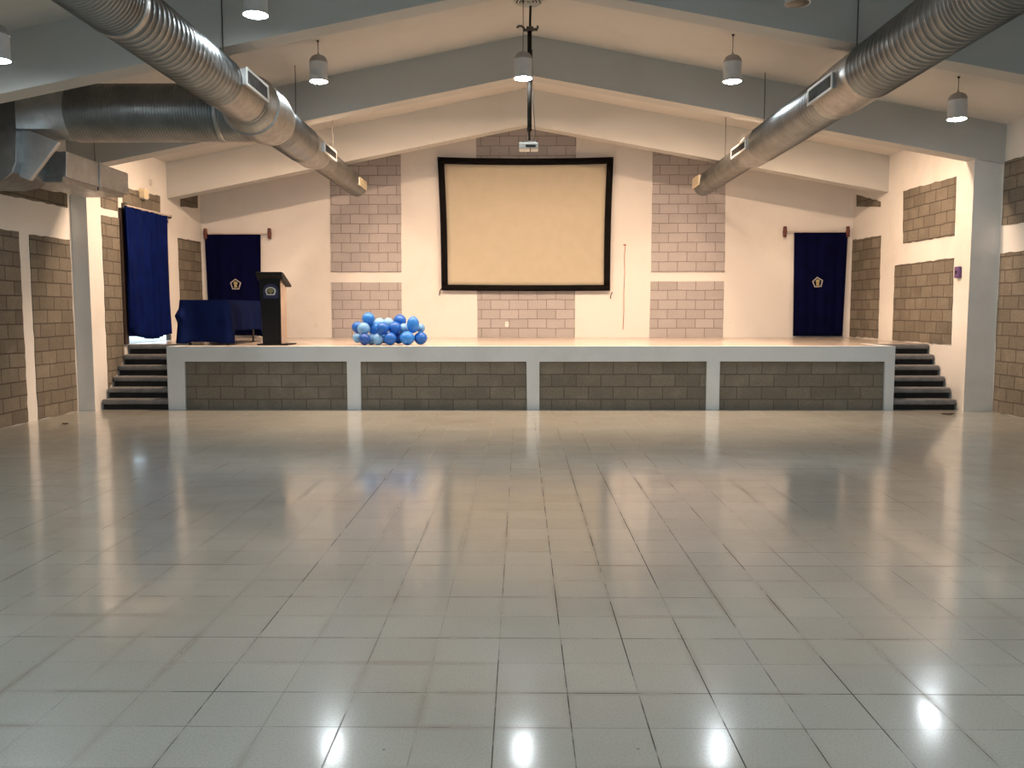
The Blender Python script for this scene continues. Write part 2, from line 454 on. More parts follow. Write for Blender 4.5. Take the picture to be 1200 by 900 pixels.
# back wall
def panel_y(pts, parent, mat, name='block_panel', rag=0.004):
    return MB().prism(ragged(pts, rag, 0.2), 'y', YB - .012, YB + .02).build(name, mat, parent)
bx = M['block_x']
panel_y([(-4.09, ZS), (-2.57, ZS), (-2.57, 2.215), (-4.09, 2.22)], wb, bx)
panel_y([(-4.09, 2.435), (-2.57, 2.43), (-2.55, zc(-2.55) - .3), (-4.07, zc(-4.07) - .3)], wb, bx)
panel_y([(2.77, ZS), (4.35, ZS), (4.35, 2.23), (2.78, 2.23)], wb, bx)
panel_y([(2.79, 2.425), (4.36, 2.42), (4.33, zc(4.33) - .3), (2.79, zc(2.79) - .3)], wb, bx)
panel_y([(-0.94, ZS), (1.16, ZS), (1.17, zc(1.17) - .3), (RX, ZR - .3), (-0.95, zc(-0.95) - .3)], wb, bx)

# outside the doorway: bright paving
struct(MB().box(XL - 12, XL - .2, 8, 24, 0.85, 1.0).build('ground_outside', M['outside']))
# doorway sill
struct(MB().box(XL - .2, SL + .005, DY0, DY1, ZS - .06, ZS + .004).build('door_1_sill', M['wall']))

# dark brown frame of the doorway
jb = MB().box(SL - .10, SL + .045, DY0 - .09, DY0 + .05, ZS + .004, DZ1)
jb.box(SL - .09, SL - .005, DY1 - .03, DY1, ZS + .004, DZ1)
jb.box(SL - .09, SL + .03, DY0 + .05, DY1 - .03, DZ1 - .06, DZ1)
struct(jb.build('door_1', M['jamb']))

# ------------------------------------------------------------------ stage
st = empty('stage', (0.13, 15.9, 0), 'low stage across the end of the hall with white frame and grey block front', 'stage')
dk = MB()
dk.box(BX0 + .01, BX1 - .01, YS + .02, 14.80, ZS - .14, ZS)
dk.box(SL, SR, 14.80, YB, ZS - .14, ZS)
dk.build('deck', M['deck'], st)
fr = MB()
fr.prism([(BX0, 0), (-5.47, 0), (-5.46, .787), (-2.82, .79), (-2.82, 0), (-2.60, 0), (-2.60, .787), (.09, .787), (.10, 0), (.30, 0), (.30, .785),
          (3.0, .79), (3.0, 0), (3.21, 0), (3.21, .79), (5.86, .787), (5.87, 0), (BX1, 0), (BX1, ZS + .004), (BX0, ZS + .004)], 'y', YS, YS + .14)
fr.box(BX0, BX0 + .12, YS + .14, 14.80, 0, ZS + .002)
fr.box(BX1 - .12, BX1, YS + .14, 14.80, 0, ZS + .002)
fo = fr.build('frame', M['kerb'], st)
for a, b in ((-5.48, -2.81), (-2.61, .10), (.29, 3.01), (3.20, 5.88)):
    MB().box(a, b, YS + .045, YS + .12, 0, .80).build('block_panel', M['block_front'], st)

def stairs(xa, xb, side, label):
    s = empty('stage_stairs', ((xa + xb) / 2, YS + .7, 0), label, 'stairs', None)
    for i in range(6):
        z1 = ZS * (i + 1) / 6; z0 = z1 - ZS / 6
        ya = YS + .02 + .20 * i
        yb_ = ya + .24
        # stair treads stop short of the wall where the corner is broken away
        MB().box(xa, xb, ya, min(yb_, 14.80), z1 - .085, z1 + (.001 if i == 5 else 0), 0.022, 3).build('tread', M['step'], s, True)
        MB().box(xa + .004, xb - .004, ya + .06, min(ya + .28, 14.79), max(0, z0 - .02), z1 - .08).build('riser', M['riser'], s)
    return s
for o in ():
    pass
stairs(SL + .016, BX0 - .004, -1, 'six dark grey steps beside the doorway curtain, left end of the stage')
stairs(BX1 + .004, SR - .016, 1, 'six dark grey steps at the right end of the stage, below bare block wall')

# ------------------------------------------------------------------ projection screen
ps = empty('projection_screen', (0.09, YB - .1, 2.03), 'large tan projection screen with black border hung on the back wall', 'screen')
YSn = YB - .09
def scr(u, v, inset=0.0, dy=0.0):
    # corner positions with a slightly sagging top and bottom edge
    tl, tr, bl, br = Vector((-1.765, 4.845)), Vector((1.955, 4.835)), Vector((-1.70, 2.04)), Vector((1.905, 2.03))
    top = tl.lerp(tr, u); top.y -= 0.032 * 4 * u * (1 - u)
    bot = bl.lerp(br, u); bot.y -= 0.01 * math.sin(u * PI)
    p = bot.lerp(top, v)
    p.x += 0.02 * math.sin(v * PI) * (1 - 2 * u)
    y = YSn + dy - .012 * math.sin(u * 9) * math.sin(v * PI)
    return (p.x, y, p.y)
iu, iv0, iv1 = .035, .04, .955
MB().grid(lambda a, b: scr(iu + a * (1 - 2 * iu), iv0 + b * (iv1 - iv0)), 30, 24).build('screen_fabric', M['screen'], ps, True, .004)
bd = MB()
bd.grid(lambda a, b: scr(a, b * (iv0 + .004), dy=-.01), 40, 2)
bd.grid(lambda a, b: scr(a, iv1 - .004 + b * (1.004 - iv1), dy=-.01), 40, 2)
bd.grid(lambda a, b: scr(a * (iu + .002), iv0 + b * (iv1 - iv0), dy=-.01), 2, 24)
bd.grid(lambda a, b: scr(1 - a * (iu + .002), iv0 + b * (iv1 - iv0), dy=-.01), 2, 24)
bd.build('border', M['border'], ps, True, .012)
for x, z, l in ((-1.735, 2.06, .13), (1.925, 1.98, .12)):
    MB().path([(x + .03, YSn, z + .02), (x, YSn - .005, z - .04), (x - .012, YSn - .005, z - l)], .009).build('tie_cord', M['border'], ps)
for x in (-1.74, 1.93):
    MB().tube((x, YB - .13, 4.81), (x, YB + .01, 4.83), .012).build('wall_hook', M['rod'], ps)

# ------------------------------------------------------------------ curtains
def emblem(parent, x, y, z, r, tilt=0.0, open_side=False):
    pts = [(math.sin(2 * PI * k / 5 + PI + tilt) * r, -math.cos(2 * PI * k / 5 + PI + tilt) * r) for k in range(5)]
    pts = [(px, -pz) for px, pz in pts]
    pts = [(px, pz if True else 0) for px, pz in pts]
    e = MB()
    n = 5
    for k in range(n):
        a, b = Vector(pts[k]), Vector(pts[(k + 1) % n])
        ia, ib = a * .80, b * .80
        e.prism([(x + a.x, z - a.y), (x + b.x, z - b.y), (x + ib.x, z - ib.y), (x + ia.x, z - ia.y)], 'y', y - .006, y)
    o = e.build('emblem', M['cream'], parent)
    o['label'] = 'cream pentagon emblem with gold figure'
    f = MB()
    f.prism([(x - .035, z - .065), (x + .035, z - .065), (x + .026, z - .01), (x + .045, z + .03), (x + .02, z + .065), (x - .02, z + .065), (x - .045, z + .03), (x - .026, z - .01)], 'y', y - .008, y - .001)
    f.build('emblem_figure', M['gold'], o)
    return o
def back_curtain(xa, xb, ra, rb, za, zt, label, ph):
    c = empty('curtain', ((xa + xb) / 2, YB - .08, za), label, 'curtain', None)
    def f(u, v):
        x = xa + (xb - xa) * u
        w = .35 + .65 * (1 - v)
        x += (.035 * (1 - v) if u < .5 else -.05 * (1 - v)) * abs(2 * u - 1)
        y = YB - .085 + .014 * w * math.sin(u * 15 + ph) + .010 * w * math.sin(u * 34 + ph * 2 + v)
        return (x, y, za + (zt - za) * v)
    MB().grid(f, 70, 20).build('panel', M['navy'], c, True, .006)
    MB().tube((ra, YB - .085, zt + .02), (rb, YB - .085, zt + .02), .014).build('rod', M['rodwhite'], c)
    for x in (ra, rb):
        k = MB().box(x - .035, x + .035, YB - .12, YB - .05, zt - .10, zt + .13, .02)
        k.box(x - .022, x + .022, YB - .06, YB, zt - .03, zt + .05, .008)
        k.ball((x, YB - .085, zt + .02), .045)
        k.build('finial', M['finial'], c, True)
    return c
c = back_curtain(-6.76, -5.56, -6.74, -5.37, ZS + .05, 3.235, 'flat navy curtain with pentagon emblem behind the lectern, on the back wall', 0.4)
emblem(c, -6.115, YB - .112, 2.17, .125)
c = back_curtain(5.80, 6.93, 5.60, 6.93, ZS + .03, 3.255, 'flat navy curtain with pentagon emblem near the right corner of the back wall', 1.9)
emblem(c, 6.315, YB - .112, 2.20, .12, .1)

dc = empty('curtain', (SL + .06, 15.6, 1.12), 'pleated royal blue curtain over the doorway with daylight under its hem', 'curtain', None)
def dcur(u, v):
    y = 14.56 + (16.46 - 14.56) * u + .05 * (1 - v) * (u - .5) * -2
    a = (.05 + .025 * (1 - v))
    x = SL + .075 + a * math.sin(u * 2 * PI * 7 + .9 * math.sin(u * 9 + v * 1.6)) * (.55 + .45 * math.sin(u * 13 + 1)) + .014 * math.sin(u * 61 + 2 * v)
    hem = ZS + .10 + .035 * math.sin(u * 7 + 1) + (.10 if u < .07 else 0) * (1 - u / .07)
    zt = 3.40 + .015 * u
    return (x, y, hem + (zt - hem) * v)
MB().grid(dcur, 220, 24).build('panel', M['royal'], dc, True, .004)
MB().tube((SL + .075, 14.68, 3.415), (SL + .075, 16.60, 3.44), .016).build('rod', M['rodwhite'], dc)
for y in (14.70, 16.56):
    MB().box(SL - .005, SL + .09, y - .02, y + .02, 3.39, 3.46, .006).build('bracket', M['rod'], dc)

# ------------------------------------------------------------------ table with its cloth
TX0, TX1, TY0, TY1, TZ = -5.74, -4.93, 14.24, 16.02, ZS + .755
tb = empty('folding_table', ((TX0 + TX1) / 2, (TY0 + TY1) / 2, ZS), 'folding table hidden under the blue cloth left of the lectern', 'table')
MB().box(TX0, TX1, TY0, TY1, TZ - .04, TZ, .012).build('tabletop', M['tabletop'], tb)
for x in (TX0 + .08, TX1 - .08):
    for y in (TY0 + .2, TY1 - .2):
        l = MB().tube((x, y, ZS), (x, y, TZ - .04), .018)
        l.tube((x, y, ZS), (x, y, ZS + .03), .026)
        l.build('leg', M['rod'], tb, True)
cl = MB()
# perimeter of the top, rounded corners; each point hangs its own length
per = []
rc = .05
def arc(cx, cy, a0):
    for k in range(9):
        a = a0 + PI / 2 * k / 8
        per.append((cx + rc * math.cos(a), cy + rc * math.sin(a), math.cos(a), math.sin(a), 1))
def side(xa, ya, xb_, yb_, nx, ny, n):
    for k in range(1, n):
        t = k / n
        per.append((xa + (xb_ - xa) * t, ya + (yb_ - ya) * t, nx, ny, 0))
arc(TX1 - rc, TY0 + rc, -PI / 2); side(TX1, TY0 + rc, TX1, TY1 - rc, 1, 0, 40)
arc(TX1 - rc, TY1 - rc, 0); side(TX1 - rc, TY1, TX0 + rc, TY1, 0, 1, 20)
arc(TX0 + rc, TY1 - rc, PI / 2); side(TX0, TY1 - rc, TX0, TY0 + rc, -1, 0, 40)
arc(TX0 + rc, TY0 + rc, PI); side(TX0 + rc, TY0, TX1 - rc, TY0, 0, -1, 20)
n = len(per)
def drop(i):
    x, y, nx, ny, k = per[i]
    base = .70 if y < TY0 + .06 else (.52 if x > TX1 - .06 else .58)
    d = min(math.hypot(x - a, y - b) for a in (TX0, TX1) for b in (TY0, TY1))
    return min(.725, base + .16 * math.exp(-(d / .10) ** 2))
rows = 14
V = []
for i in range(n):
    x, y, nx, ny, k = per[i]
    d = min(math.hypot(x - a, y - b) for a in (TX0, TX1) for b in (TY0, TY1))
    corner = math.exp(-(d / .13) ** 2)
    col = []
    for j in range(rows + 1):
        t = j / rows
        s = y * 14 if abs(nx) > .5 else x * 12
        off = .012 + t * (.015 + .07 * corner + .012 * math.sin(s + 1))
        if x < TX0 + .08 and y < TY0 + .12: off += .055 * math.exp(-((t - .36) / .10) ** 2)
        z = TZ + .006 - .006 * min(1, t * 6) - drop(i) * t
        col.append(cl.bm.verts.new((x + nx * off, y + ny * off, z)))
    V.append(col)
for i in range(n):
    for j in range(rows):
        cl.bm.faces.new((V[i][j], V[(i + 1) % n][j], V[(i + 1) % n][j + 1], V[i][j + 1]))
cl.bm.faces.new([V[i][0] for i in range(n)])
cloth = cl.build('tablecloth', M['tcloth'], None, False, .004)
smooth_by_angle(cloth, 50)
tag(cloth, 'blue tablecloth hanging low over the folding table beside the lectern', 'tablecloth')

# ------------------------------------------------------------------ lectern
lc = empty('lectern', (-4.19, 14.45, ZS), 'tall black lectern with emblem, pale side and sloping top on the stage', 'lectern')
LX0, LX1, LY0, LY1 = -4.345, -4.035, 14.22, 14.62
LB = ZS
MB().box(LX0 - .08, LX1 + .13, LY0 - .06, LY1 + .08, LB, LB + .025, .006).build('base', M['black'], lc)
MB().prism([(LX0, LB + .025), (LX1, LB + .025), (LX1 + .005, LB + 1.12), (LX0 - .035, LB + 1.12)], 'y', LY0, LY0 + .03).build('front_panel', M['black'], lc)
for xa in (LX0 + .004, LX1 - .026):
    sp = MB().prism([(LY0 + .031, LB + .025), (LY1, LB + .025), (LY1, LB + .97), (LY0 + .031, LB + 1.10)], 'x', xa, xa + .022).build('side_panel', M['wood'], lc)
    sp['label'] = 'pale wood side panel'
MB().box(LX0 + .03, LX1 - .03, LY0 + .05, LY1 - .02, LB + .62, LB + .64).build('shelf', M['wood'], lc)
tp = MB()
tp.prism([(LY0 - .05, LB + 1.225), (LY0 - .05, LB + 1.17), (LY0 + .02, LB + 1.10), (LY1 + .14, LB + .985), (LY1 + .14, LB + 1.025), (LY0 + .06, LB + 1.215)], 'x', LX0 - .075, LX1 + .05, .008)
tp.build('top', M['black'], lc)
ex, ez, ey = -4.19, LB + .905, LY0
bdg = MB()
arcp = [(math.cos(a) * .125, math.sin(a) * .115) for a in [PI * k / 16 for k in range(17)]]
bdg.prism([(ex + px, ez + pz * 1.0 + .01) for px, pz in arcp] + [(ex - .125, ez - .12), (ex + .125, ez - .12)], 'y', ey - .004, ey + .002)
bo = bdg.build('badge', M['badge'], lc)
bo['label'] = 'navy badge with pale fan shaped emblem'
arcp = []
ring = MB()
outer = [(-.065, -.065), (-.09, .0), (-.078, .04), (-.03, .068), (.03, .068), (.078, .04), (.09, .0), (.065, -.065)]
for k in range(len(outer)):
    a, b = Vector(outer[k]), Vector(outer[(k + 1) % len(outer)])
    ia, ib = a * .74, b * .74
    ring.prism([(ex + a.x, ez + a.y), (ex + b.x, ez + b.y), (ex + ib.x, ez + ib.y), (ex + ia.x, ez + ia.y)], 'y', ey - .008, ey - .003)
ring.build('emblem_outline', M['pale_ink'], bo)
tr = MB()
tr.prism([(ex + math.cos(2 * PI * k / 12) * .05 * (1 + .12 * (k % 2)), ez + .008 + math.sin(2 * PI * k / 12) * .033 * (1 + .12 * (k % 2))) for k in range(12)], 'y', ey - .008, ey - .003)
tr.prism([(ex - .012, ez - .05), (ex + .012, ez - .05), (ex + .008, ez - .02), (ex - .008, ez - .02)], 'y', ey - .008, ey - .003)
tr.build('emblem_tree', M['olive'], bo)
for k in range(9):
    pass

# ------------------------------------------------------------------ balloons (a loose bunch lying on the stage edge)
F = 992.4
def px2(px, py, Y):     # where a line of sight over the stage meets the plane Y
    p, yw, rl = .08653, .01054, -.00073
    cy, sy, cp, sp = math.cos(yw), math.sin(yw), math.cos(p), math.sin(p)
    d = Vector((-sy * cp, cy * cp, -sp)); r = Vector((cy, sy, 0)); u = r.cross(d)
    r, u = math.cos(rl) * r + math.sin(rl) * u, -math.sin(rl) * r + math.cos(rl) * u
    v = d + r * (px - 600) / F - u * (py - 450) / F
    return Vector((0, 0, 1.6105)) + v * (Y / v.y)
BAL = [  # x, y, radius in the zoomed view, depth, colour, stretch, words
 (385, 218, 66, 14.42, 'bal_mid', 1.0, 'dark blue balloon standing highest at the left end of the bunch'),
 (268, 310, 60, 14.50, 'bal_dark', 1.0, 'dark blue balloon leftmost of the bunch, behind a pale one'),
 (333, 325, 66, 14.28, 'bal_light', 1.0, 'pale blue balloon facing front at the left end of the bunch'),
 (268, 425, 52, 14.46, 'bal_light', 1.0, 'pale blue balloon low at the left end, partly hidden behind a deep blue one'),
 (345, 440, 60, 14.24, 'bal_navy', 1.0, 'deep blue balloon lying on the stage under the pale front one'),
 (448, 325, 64, 14.42, 'bal_mid', 1.05, 'blue balloon left of centre, half behind a darker front one'),
 (540, 322, 66, 14.26, 'bal_dark', 1.0, 'dark blue balloon in the front centre of the bunch, upper row'),
 (418, 442, 56, 14.40, 'bal_light', 1.0, 'greyish pale balloon low in the bunch, half behind another pale one'),
 (490, 450, 58, 14.24, 'bal_light', 1.05, 'pale blue balloon low on the stage, left of a dark round one'),
 (620, 442, 67, 14.20, 'bal_dark', 1.0, 'dark blue balloon lying at the very front centre on the stage edge'),
 (672, 318, 68, 14.32, 'bal_dark', 1.0, 'dark blue balloon right of centre in the upper row'),
 (726, 240, 66, 14.56, 'bal_dark', 1.0, 'dark blue balloon high on the right, left of the tall oval one'),
 (768, 335, 60, 14.50, 'bal_light', 1.1, 'pale blue balloon framed by dark ones on the right'),
 (868, 282, 64, 14.32, 'bal_mid', 1.38, 'tall oval dark blue balloon standing at the right'),
 (952, 322, 44, 14.52, 'bal_light', 1.15, 'small pale balloon peeping out behind the tall oval one'),
 (950, 428, 70, 14.34, 'bal_dark', .95, 'dark blue balloon rightmost of the bunch, on the stage'),
 (806, 432, 76, 14.22, 'bal_mid', .95, 'large blue balloon lying low at the right front'),
 (505, 272, 62, 14.62, 'bal_sky', 1.0, 'sky blue balloon at the back, showing over the centre left'),
 (600, 265, 56, 14.70, 'bal_sky', 1.0, 'sky blue balloon at the back, showing over the centre'),
 (712, 432, 54, 14.40, 'bal_navy', 1.0, 'deep blue balloon filling the low gap right of centre'),
 (560, 425, 56, 14.46, 'bal_mid', 1.0, 'blue balloon low in the middle behind two front ones'),
]
YBAL = [q[3] for q in BAL]
def ball_at(k):
    bx_, by_, br_, _, _, st_, _ = BAL[k]
    c_ = px2(390 + bx_ / 9.23, 350 + by_ / 9.23, YBAL[k]); r_ = br_ * 1.04 / 9.23 / F * YBAL[k]
    c_.z = max(c_.z, ZS + r_ * st_ + .001)
    return c_, r_ * (1 + .3 * (st_ - 1))
for it in range(300):       # nudge neighbours apart in depth until they only touch
    moved = False
    for i in range(len(BAL)):
        for j in range(i):
            (ca, ra), (cb, rb2) = ball_at(i), ball_at(j)
            if (ca - cb).length < (ra + rb2) * .985:
                sg = 1 if YBAL[i] >= YBAL[j] else -1
                YBAL[i] = max(14.08, YBAL[i] + sg * .004); YBAL[j] = max(14.08, YBAL[j] - sg * .004); moved = True
    if not moved: break
for (bx_, by_, br_, _, mat, st_, words), Y in zip(BAL, YBAL):
    c0 = px2(390 + bx_ / 9.23, 350 + by_ / 9.23, Y)
    r = br_ * 1.04 / 9.23 / F * Y
    c0.z = max(c0.z, ZS + r * st_ + .001)
    b = empty('balloon', (c0.x, c0.y, c0.z - r * st_), words, 'balloon', 'bunch of blue balloons on the stage edge')
    m = MB()
    prof = [(0.0005, -st_)] + [(math.cos(a) * (1 - .05 * max(0, -math.sin(a))), math.sin(a) * st_) for a in [-PI / 2 + PI * k / 18 for k in range(1, 18)]] + [(0.0005, st_)]
    m.lathe([(q * r, t * r) for q, t in prof], c0, 'z', 28)
    body = m.build('skin', M[mat], b, True)
    d = Vector((random.uniform(-.5, .5), 1.0, random.uniform(-.1, .5))).normalized()
    k0 = c0 + Vector((d.x * r * .99, d.y * r * .99, d.z * r * st_ * .99))
    MB().tube(k0, k0 + d * .016, .008, .013, 10).build('knot', M[mat], b)

# ------------------------------------------------------------------ pendant lamps
def pendant(x, y, zbot, lit, label, top=None, group='pendant lamps under the roof'):
    p = empty('pendant_lamp', (x, y, zbot), label, 'lamp', group)
    R = .122; H = .36
    sh = MB()
    sh.lathe([(R + .004, .006), (R + .005, .016), (R, .026), (R, H - .10)], (x, y, zbot), 'z', 32)
    sh.lathe([(R + .004, .006), (R - .004, .007), (R - .016, .03)], (x, y, zbot), 'z', 32)
    sh.build('shade', M['lamp'], p, True)
    cp = MB().lathe([(R + .004, H - .106), (R + .004, H - .098), (R, H - .096), (R * .97, H - .072), (R * .87, H - .045), (R * .7, H - .022), (R * .45, H - .006), (.014, H), (.012, H + .03)], (x, y, zbot), 'z', 32, (False, True))
    cp.build('cap', M['lampcap'], p, True)
    MB().lathe([(.002, -.012), (R * .4, -.010), (R * .75, -.003), (R - .006, .008)], (x, y, zbot), 'z', 32).build('lens', M['lit'] if lit else M['unlit'], p, True)
    zt = top if top else zc(x)
    co = MB().tube((x, y, zbot + H), (x, y, zt), .005, n=8)
    co.lathe([(.016, zt - zbot - .02), (.02, zt - zbot + .01)], (x, y, zbot), 'z', 16, (True, False))
    co.build('cord', M['rod'], p)
    return p
pendant(-2.76, 11.85, 4.72, True, 'lit grey pendant lamp just right of the left duct, between first and second beam')
pendant(.03, 11.85, 4.75, True, 'lit grey pendant lamp hanging under the ridge beside the projector pole', 5.775)
pendant(2.87, 11.85, 4.70, True, 'lit grey pendant lamp left of the right duct, between first and second beam')
pendant(5.93, 11.85, 4.19, True, 'lit grey pendant lamp hanging low near the right wall')
pendant(-2.675, 8.8, 4.573, True, 'lit pendant lamp cut by the top edge of the photo, right of the left duct')
pendant(-5.32, 8.8, 4.14, True, 'lit pendant lamp cut by the left edge of the photo')
pendant(2.766, 8.8, 4.658, False, 'unlit pendant lamp seen from below at the top edge, left of the right duct')
for y in (6.0, 2.0, -1.6):          # the rows over and behind the viewer
    for x in (-5.55, -2.79, .03, 2.87, 5.93):
        pendant(x, y, zc(x) - .62, True, 'lit pendant lamp in a row nearer the viewer, above the picture')

# warm floodlights on the ceiling behind the second beam
for x in (-4.7, -2.8, -.95, 1.15, 3.0, 4.9):
    z = zc(x) - .02
    f = empty('floodlight', (x, 14.02, z), 'warm floodlight on the ceiling behind the second roof beam', 'lamp', 'warm floodlights behind the second beam')
    a = math.radians(3)
    def R_(dx, dy, dz):      # tilt about X towards the back wall
        return (x + dx, 14.02 + dy * math.cos(a) - dz * math.sin(a) * -1, z - .17 + dz * math.cos(a) + dy * math.sin(a))
    hb = MB()
    q = [R_(*t) for t in ((-.17, -.11, -.01), (.17, -.11, -.01), (.17, .11, -.01), (-.17, .11, -.01), (-.17, -.11, .07), (.17, -.11, .07), (.17, .11, .07), (-.17, .11, .07))]
    vs = [hb.bm.verts.new(t) for t in q]
    for idx in ((4, 5, 6, 7), (0, 1, 5, 4), (1, 2, 6, 5), (2, 3, 7, 6), (3, 0, 4, 7)):
        hb.bm.faces.new([vs[k] for k in idx])
    hb.build('housing', M['lamp'], f)
    lb = MB()
    vs = [lb.bm.verts.new(R_(*t)) for t in ((-.155, -.095, .012), (.155, -.095, .012), (.155, .095, .012), (-.155, .095, .012))]
    lb.bm.faces.new(vs)
    lb.build('lens', M['warm'], f)
    MB().tube((x, 14.02, z - .11), (x, 14.02, z + .03), .02).build('bracket', M['rod'], f)

# ------------------------------------------------------------------ air ducts
def spiral(parent, cx, cz, ya, yb, ra, rb=None, axis='y', cy=None, name='spiral_duct', mat='duct', pitch=.10, n=64, rh=.009):
    rb = ra if rb is None else rb
    rw = min(.030, pitch * .5)
    prof = []
    k = max(1, int(abs(yb - ya) / pitch)); dp = (yb - ya) / k
    for i in range(k):
        t = ya + dp * i
        r = ra + (rb - ra) * (i / k)
        prof += [(r, t), (r, t + dp - rw), (r + rh, t + dp - rw * .7), (r + rh, t + dp - rw * .35), (r, t + dp - rw * .05)]
    prof.append((rb, yb))
    m = MB().lathe(prof, (cx, 0, cz) if axis == 'y' else (0, cy, cz), axis, n)
    return smooth_by_angle(m.build(name, M[mat], parent), 50)
def collar(parent, cx, cz, prof, name='collar', mat='collar', n=56):
    return smooth_by_angle(MB().lathe(prof, (cx, 0, cz), 'y', n).build(name, M[mat], parent), 40)
def grille(parent, x, s, ya, yb, za, zb_, mat='grille', box=.06):
    """supply grille on the side of a collar; s = side it faces"""
    g = MB()
    w = .028
    xa, xb = (x - .012, x) if s > 0 else (x, x + .012)
    lo, hi = min(xa, xb), max(xa, xb)
    g.box(lo, hi, ya, yb, za, za + w); g.box(lo, hi, ya, yb, zb_ - w, zb_)
    g.box(lo, hi, ya, ya + w, za + w, zb_ - w); g.box(lo, hi, yb - w, yb, za + w, zb_ - w)
    go = g.build('grille', M[mat], parent)
    bx0, bx1 = (x - .012 - box, x - .012) if s > 0 else (x + .012, x + .012 + box)
    bb = MB().box(bx0, bx1, ya + .012, yb - .012, za + .012, zb_ - .012)
    bb.build('grille_neck', M['collar'], go)
    bk = .004 * s
    MB().box(min(x - .009 * s, x - .011 * s), max(x - .009 * s, x - .011 * s), ya + w, yb - w, za + w, zb_ - w).build('grille_shade_sheet', M['dark'], go)  # near-black sheet: shade of the duct interior put in as colour
    vn = MB()
    k = int((yb - ya - 2 * w) / .05)
    for i in range(1, k):
        y = ya + w + (yb - ya - 2 * w) * i / k
        vn.box(min(x - .008 * s, x - .002 * s), max(x - .008 * s, x - .002 * s), y - .003, y + .003, za + w, zb_ - w)
    vn.build('grille_vanes', M['rod'] if mat == 'grille' else M[mat], go)
    return go
def hanger(parent, x, y, z0, z1):
    h = MB().tube((x, y, z0), (x, y, z1), .007, n=8)
    h.box(x - .03, x + .03, y - .025, y + .025, z0 - .005, z0 + .02)
    return h.build('hanger_rod', M['rod'], parent)

RX_, RZ = 3.68, 4.12
rd = empty('air_duct', (RX_, 9, RZ), 'stepped galvanised spiral air duct under the right half of the roof', 'duct')
rb_, rm, re = .288, .262, .200
spiral(rd, RX_, RZ, -2.0, 5.7, rb_, pitch=.06, rh=.008)
collar(rd, RX_, RZ, [(rb_ + .006, 5.68), (rb_ + .014, 5.69), (rb_ + .014, 5.74), (rb_ + .004, 5.76), (rb_ + .004, 5.98), (rb_ + .014, 6.0), (rb_ + .014, 6.04), (rb_ + .004, 6.06)])
spiral(rd, RX_, RZ, 6.05, 7.2, rb_, pitch=.06, rh=.009)
spiral(rd, RX_, RZ, 7.2, 9.15, rb_)
collar(rd, RX_, RZ, [(rb_ + .010, 9.13), (rb_ + .010, 9.2), (rb_ + .002, 9.22), (rb_ + .002, 9.85), (rb_ - .012, 10.0), (rm + .012, 10.05), (rm + .018, 10.06), (rm + .018, 10.10), (rm + .006, 10.11), (rm + .006, 10.18), (rm + .014, 10.19), (rm + .014, 10.22), (rm, 10.23)])
spiral(rd, RX_, RZ, 10.22, 13.05, rm)
collar(rd, RX_, RZ, [(rm + .01, 13.03), (rm + .01, 13.09), (rm + .002, 13.1), (rm, 13.7), (re + .02, 13.86), (re + .02, 13.93), (re, 13.94)])
spiral(rd, RX_, RZ, 13.93, 17.35, re)
collar(rd, RX_, RZ, [(re + .008, 17.33), (re + .008, 17.4), (re - .01, 17.42), (.001, 17.42)], 'end_cap')
grille(rd, RX_ - rb_ - .03, -1, 9.45, 10.24, 4.0, 4.19)
grille(rd, RX_ - rm - .045, -1, 13.06, 13.92, 4.03, 4.185)
grille(rd, RX_ - re - .03, -1, 16.75, 17.35, 4.04, 4.24, 'cream_grille')
hanger(rd, RX_, 9.6, RZ + rb_, zc(RX_) + .01)
hanger(rd, RX_, 13.15, RZ + rm, zc(RX_) + .01)
hanger(rd, RX_, 15.6, RZ + re, zc(RX_) + .01)
hanger(rd, RX_, 5.2, RZ + rb_, zc(RX_) + .01)

LX_, LZ = -3.29, 4.10
ld = empty('air_duct', (LX_, 9, LZ), 'stepped galvanised spiral air duct under the left half of the roof', 'duct')
lb_, lm, le, lj = .262, .266, .200, .352
spiral(ld, LX_, LZ, -2.0, 7.05, lb_, pitch=.05, rh=.008)
collar(ld, LX_, LZ, [(lb_ + .004, 7.03), (lb_ + .016, 7.04), (lb_ + .016, 7.10), (lb_ + .004, 7.11)])
spiral(ld, LX_, LZ, 7.10, 9.42, lb_)
collar(ld, LX_, LZ, [(lb_ + .01, 9.40), (lb_ + .01, 9.46), (lb_ + .002, 9.48), (lb_ + .002, 10.24), (lb_ + .012, 10.25), (lb_ + .012, 10.29), (lb_, 10.30)])
jn = collar(ld, LX_, LZ, [(lb_ - .005, 10.29), (lb_ + .03, 10.32), (lj - .012, 10.50), (lj + .008, 10.51), (lj + .008, 10.56), (lj, 10.57), (lj, 11.1), (lj - .02, 11.28), (lm + .05, 11.4), (lm + .014, 11.47), (lm + .014, 11.52), (lm, 11.53)], 'junction_collar')
spiral(ld, LX_, LZ, 11.52, 12.9, lm)
collar(ld, LX_, LZ, [(lm + .01, 12.88), (lm + .01, 12.94), (lm + .002, 12.95), (lm - .002, 13.5), (le + .03, 13.8), (le + .02, 13.84), (le + .02, 13.89), (le, 13.9)])
spiral(ld, LX_, LZ, 13.89, 17.2, le)
collar(ld, LX_, LZ, [(le + .008, 17.18), (le + .008, 17.25), (le - .01, 17.27), (.001, 17.27)], 'end_cap')
grille(ld, LX_ + lb_ + .055, 1, 9.42, 10.22, 4.055, 4.25)
grille(ld, LX_ + lm + .045, 1, 13.12, 13.94, 4.01, 4.175)
grille(ld, LX_ + le + .03, 1, 16.35, 17.05, 3.985, 4.15, 'cream_grille')
hanger(ld, LX_, 9.6, LZ + lb_, zc(LX_) + .01)
hanger(ld, LX_, 12.65, LZ + lm, zc(LX_) + .01)
